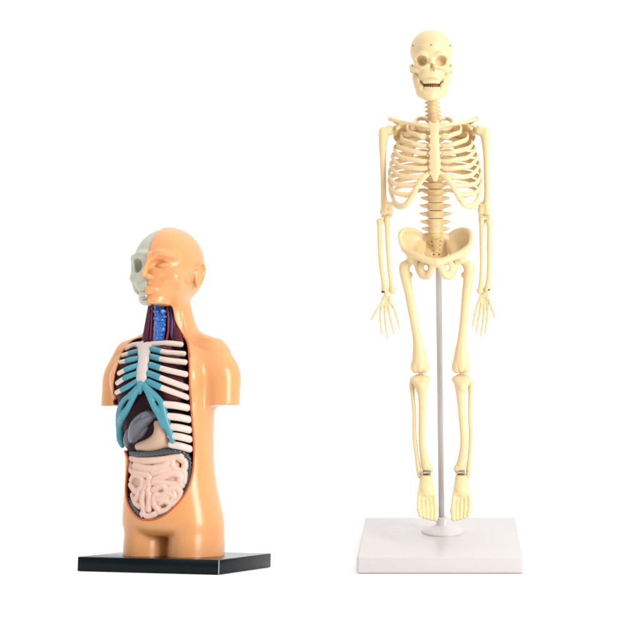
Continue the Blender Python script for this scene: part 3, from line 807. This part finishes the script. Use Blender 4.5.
# sternum
sf = Field((-58, -66, 130), (6, -8, 224), .55)
o_ = 3
sf.path([H(*z2(a, b), o_) for a, b in ((290, 143), (289, 175), (286, 215), (279, 265), (275, 310), (272, 352))], [6.6, 6.4, 5.7, 5.8, 5.4, 4.2], k=2, fl=(1.1, .62, 1))
for x in (258, 322): sf.cap(H(*z2(x, 137), 3), H(*z2(290, 150), 3), 3, 5, k=3, fl=(1, .7, 1))
sf.ell(H(*z2(300, 116), 1), (2.6, 5, 2.8), k=1.5, mode='s')
sf.obj('sternum', STERN, tor)
def rib(pts, rad, n_t, zz=z2):
    """cream rib whose first stretch (towards the sternum) is teal cartilage"""
    A = [H(*zz(*a), o) for a, o in zip(pts, (2.6, 1.8, 2.6))]
    PP, _ = resample(A, rad, 16)
    i = 0
    if n_t:
        m = H(*zz(*n_t), 2); i = int(np.argmin(np.linalg.norm(PP-m, axis=1)))
        v, f = tube(PP[:i+1], rad*1.12, seg=14, n=1, flat=(1.05, .85)); link_mesh('rib_cartilage', v, f, TEAL, tor)
        i = max(i-2, 0)
    v, f = tube(PP[i:], rad, seg=14, n=1, flat=(1.05, .85)); link_mesh('rib', v, f, RIBM, tor)
RR = 2.75
rib([(325, 130), (410, 124), (485, 131)], 2.85, None)
rib([(330, 155), (400, 172), (500, 181)], RR, (378, 166))
rib([(328, 196), (400, 213), (508, 226)], RR, (376, 205))
rib([(322, 240), (400, 264), (512, 290)], RR+.1, (374, 253))
rib([(314, 285), (400, 318), (518, 360)], RR+.15, (374, 303))
rib([(312, 330), (400, 368), (520, 412)], RR+.15, (376, 354))
rib([(262, 128), (225, 135), (192, 152)], 2.5, None)
rib([(258, 168), (205, 180), (172, 190)], RR-.3, (212, 179))
rib([(256, 205), (202, 217), (166, 226)], RR-.3, (198, 219))
rib([(254, 243), (200, 262), (156, 284)], RR-.25, (192, 268))
rib([(250, 285), (190, 308), (146, 336)], RR-.25, (184, 312))
rib([(248, 328), (190, 362), (142, 386)], RR-.25, (168, 372))
for x0, y0_, x1, y1_ in ((396, 450, 520, 468), (408, 513, 528, 530), (418, 568, 530, 586), (430, 616, 532, 636), (434, 664, 532, 688)):
    rib([(x0, y0_), ((x0+x1)/2, (y0_+y1_)/2-3), (x1, y1_)], RR+.75, None)
# costal margins in teal
def margin(loops, name):
    allp = [H(*z2(a[0], a[1]), 3) for L_, r in loops for a in L_]
    fl = mkfield(allp, 9, .55)
    for L_, r in loops: fl.path([H(*z2(a[0], a[1]), 2.5) for a in L_], r, k=2, n=3)
    return fl.obj(name, TEAL, tor)
margin([([(292, 350), (318, 378), (352, 405), (382, 445), (394, 500), (412, 560), (430, 610), (447, 672)], [3.8, 3.8, 3, 3.3, 4.3, 4, 3.4, 2.6]),
        ([(302, 365), (322, 415), (345, 465), (370, 500), (395, 560)], [3.2, 3.2, 3.4, 4, 4])], 'costal_margin')
margin([([(262, 360), (235, 385), (205, 408), (178, 435), (162, 480), (158, 530), (160, 590), (162, 640), (172, 672)], [3.8, 3.6, 2.8, 2.9, 3.8, 4.2, 4.0, 3.6, 2.2]),
        ([(252, 375), (228, 420), (205, 465), (178, 510), (162, 560)], [3, 2.8, 3, 4, 3.6])], 'costal_margin')
tt('xiphoid', [(272, 345), (270, 365), (268, 388)], [4.6, 3.8, 1.8], TEAL, off=[2, 2, 3], zz=z2, seg=14, flat=(1, .8))

# heart / dark liver top, liver lobes, stomach
hf = mkfield([H(*z2(260, 450), 14)], 22, .8)
hf.ell(H(*z2(262, 455), 17), (15, 9, 13)); hf.obj('diaphragm_muscle', LUNG, tor)
lf = mkfield([H(*z2(a, b), 10) for a, b in ((330, 510), (210, 640), (170, 700))], 14, .6)
lf.path([H(*z2(345, 505), 9), H(*z2(300, 520), 7), H(*z2(255, 565), 6), H(*z2(235, 620), 6.5), H(*z2(222, 655), 8)], [3.5, 7, 8, 6.5, 4], k=2)
lf.obj('liver_lobe', GREY, tor)
lf = mkfield([H(*z3(a, b), 10) for a, b in ((170, 60), (160, 150), (215, 90))], 14, .6)
lf.path([H(*z3(172, 45), 7), H(*z3(158, 85), 5.5), H(*z3(156, 120), 5.5), H(*z3(172, 148), 7.5)], [4, 5.5, 5.8, 3], k=2)
lf.path([H(*z3(185, 95), 8), H(*z3(215, 75), 8), H(*z3(240, 40), 9)], [4, 4.5, 4], k=2)
lf.obj('liver_lobe', GREY2, tor)
lf = mkfield([H(*z3(a, b), 12) for a, b in ((210, 140), (300, 90), (370, 130))], 16, .6)
lf.path([H(*z3(212, 140), 9), H(*z3(268, 132), 9), H(*z3(318, 105), 9), H(*z3(330, 60), 10), H(*z3(318, 20), 12)], [5, 7, 9, 8, 6], k=2)
lf.path([H(*z3(310, 120), 9), H(*z3(370, 128), 10)], [6, 5], k=3)
lf.obj('stomach', STOM, tor)
# colon: beaded tube framing the small intestine
def colon(pts, r, off, name='colon'):
    A = [H(*z3(*a), off) for a in pts]
    PP, _ = resample(A, r, 14)
    seg = np.linalg.norm(np.diff(PP, axis=0), axis=1); L_ = np.concatenate([[0], np.cumsum(seg)])
    n = int(L_[-1]/4.3); fl = mkfield(PP, 8, .5)
    fl.path(A, r*.72, k=.5, n=4)
    for i in range(n+1):
        t = L_[-1]*i/n; c = np.array([np.interp(t, L_, PP[:, j]) for j in range(3)])
        fl.ell(c, (r*1.08, r*1.08, r*1.08), k=.5)
    return fl.obj(name, COLON, tor)
colon([(172, 178), (220, 184), (290, 180), (350, 170), (410, 168), (452, 182), (476, 215), (482, 280), (474, 345), (445, 415), (400, 470), (355, 505), (320, 520)], 3.1, 4.5)
colon([(148, 360), (152, 400), (165, 440), (190, 478), (212, 502), (240, 520)], 3.1, 4)
# small intestine
I = Field((-52, -60, 28), (30, 0, 122), .48)
def iv(a, o): return H(*z3(*a), o)
def massf(pts):
    for a, r, o in pts: I.ell(iv(a, o), (r, 6, r), k=6)
massf([((235, 260), 13, 11.5), ((350, 250), 16, 11.5), ((380, 330), 13, 11.5), ((225, 350), 12, 11.5), ((300, 350), 16, 11.5), ((320, 430), 13, 11.5), ((255, 450), 10, 11.5)])
coils = [
    ([(172, 205), (235, 217), (330, 212), (432, 192)], 3.2), ([(192, 243), (262, 262), (335, 250), (362, 232)], 3.5),
    ([(384, 222), (392, 250), (425, 275), (448, 262), (452, 225), (430, 207)], 3.1), ([(292, 322), (345, 300), (395, 285), (428, 300), (426, 330)], 3.3),
    ([(168, 235), (172, 270), (215, 288), (262, 298), (264, 345)], 3.1), ([(172, 320), (190, 292), (226, 312), (228, 352), (212, 372)], 2.9),
    ([(168, 345), (185, 372), (208, 392), (196, 425)], 3.0), ([(236, 385), (228, 430), (236, 480), (228, 506)], 3.0), ([(262, 372), (266, 420), (262, 476)], 3.0),
    ([(226, 508), (262, 516), (298, 502)], 3.1), ([(288, 372), (335, 352), (356, 380), (330, 404), (294, 402), (292, 448), (318, 485)], 2.9),
    ([(318, 492), (360, 478), (376, 448), (345, 432), (322, 440)], 2.8), ([(366, 372), (404, 362), (428, 385), (420, 425), (392, 452)], 2.9), ([(370, 396), (392, 408), (384, 430)], 2.6),
    ([(286, 335), (340, 336), (400, 342), (438, 350)], 2.7), ([(284, 285), (330, 276), (372, 262)], 2.8), ([(176, 400), (190, 440), (214, 462)], 2.6), ([(250, 330), (240, 366)], 2.6), ([(296, 425), (325, 418), (360, 412)], 2.5), ([(395, 385), (400, 415)], 2.4),  ([(452, 285), (448, 330)], 2.8)]
for pts, r in coils:
    I.path([iv(a, 4.4) for a in pts], r*1.17, k=.1, n=6)
I.obj('small_intestine', INT, tor, relax=0)

# ================================================================== SETTING
# white paper under both models; it dips a little where the torso model stands
n = 90
xs = np.concatenate([np.linspace(-3200, -420, 12), np.linspace(-410, 410, 84), np.linspace(440, 3200, 12)])
ys = np.concatenate([np.linspace(-1500, -340, 8), np.linspace(-320, 420, 60), np.linspace(450, 5000, 14)])
def smooth(t): t = np.clip(t, 0, 1); return t*t*(3-2*t)
nrm_t = MT @ np.array([0, 0, 1.0]); q0 = TORG+MT @ np.array([0, 0, -13.9])
def gz(x, y):
    yy = np.clip(y, -170, 150); xx = np.clip(x, -440, -100)
    pl = q0[2]-(nrm_t[0]*(xx-q0[0])+nrm_t[1]*(yy-q0[1]))/nrm_t[2]
    w = smooth((x+172)/70)                 # 0 under the torso model, 1 under the skeleton
    flat = ZB-16.3
    far = smooth((y-150)/900)
    pl = pl*(1-far)+flat*far
    return pl*(1-w)+flat*w
V = [(x, y, gz(x, y)) for y in ys for x in xs]
nx = len(xs); Fc = [[j*nx+i, j*nx+i+1, (j+1)*nx+i+1, (j+1)*nx+i] for j in range(len(ys)-1) for i in range(nx-1)]
g = link_mesh('ground', V, Fc, PAPER); g['kind'] = 'structure'

# ================================================================== CAMERA, LIGHT, WORLD
cam = bpy.data.cameras.new('camera'); co = bpy.data.objects.new('camera', cam); COL.objects.link(co)
co.location = (0, -F*S, 0); co.rotation_euler = (math.radians(90), 0, 0)
cam.sensor_width = 36; cam.lens = F/640*36; cam.shift_y = -(320-HR)/640; cam.shift_x = (320-PX)/640
cam.clip_start = .01; cam.clip_end = 50
sc.camera = co
w = bpy.data.worlds.new('World'); sc.world = w; w.use_nodes = True
nt = w.node_tree; bg = nt.nodes['Background']; bg.inputs[0].default_value = (1, 1, 1, 1); bg.inputs[1].default_value = 1.0
# world light shaped for contrast: bright behind and above, dimmer on the camera's side
tc = nt.nodes.new('ShaderNodeTexCoord'); sp = nt.nodes.new('ShaderNodeSeparateXYZ'); nt.links.new(tc.outputs['Generated'], sp.inputs[0])
def mr(sock, a, b, c, d):
    n_ = nt.nodes.new('ShaderNodeMapRange'); n_.interpolation_type = 'SMOOTHSTEP'
    for k_, v_ in zip(('From Min', 'From Max', 'To Min', 'To Max'), (a, b, c, d)): n_.inputs[k_].default_value = v_
    nt.links.new(sock, n_.inputs['Value']); return n_.outputs['Result']
def mth(op, a, b):
    n_ = nt.nodes.new('ShaderNodeMath'); n_.operation = op
    for i_, q_ in enumerate((a, b)):
        if isinstance(q_, (int, float)): n_.inputs[i_].default_value = q_
        else: nt.links.new(q_, n_.inputs[i_])
    return n_.outputs[0]
front = mr(sp.outputs['Y'], -.6, .35, .27, 1.12)
top = mr(sp.outputs['Z'], .25, .8, 0, .75)
nt.links.new(mth('ADD', front, top), bg.inputs[1])
def area(name, loc, tgt, size, power, col=(1, 1, 1)):
    l = bpy.data.lights.new(name, 'AREA'); l.shape = 'RECTANGLE'; l.size = size[0]; l.size_y = size[1]; l.energy = power; l.color = col
    o = bpy.data.objects.new(name, l); COL.objects.link(o); o.location = loc
    o.rotation_euler = (Vector(tgt)-Vector(loc)).to_track_quat('-Z', 'Y').to_euler(); return o
area('key_softbox', (.85, -.85, .35), (-.1, 0, -.08), (.5, .8), 18, (1, .97, .94))
area('fill_softbox', (-.98, -1.1, .5), (-.03, 0, -.08), (.4, .7), 2.5, (1, .98, .96))
sc.view_settings.view_transform = 'Standard'; sc.view_settings.look = 'None'
sc.view_settings.exposure = 0; sc.view_settings.gamma = 1
sc.render.engine = 'CYCLES'
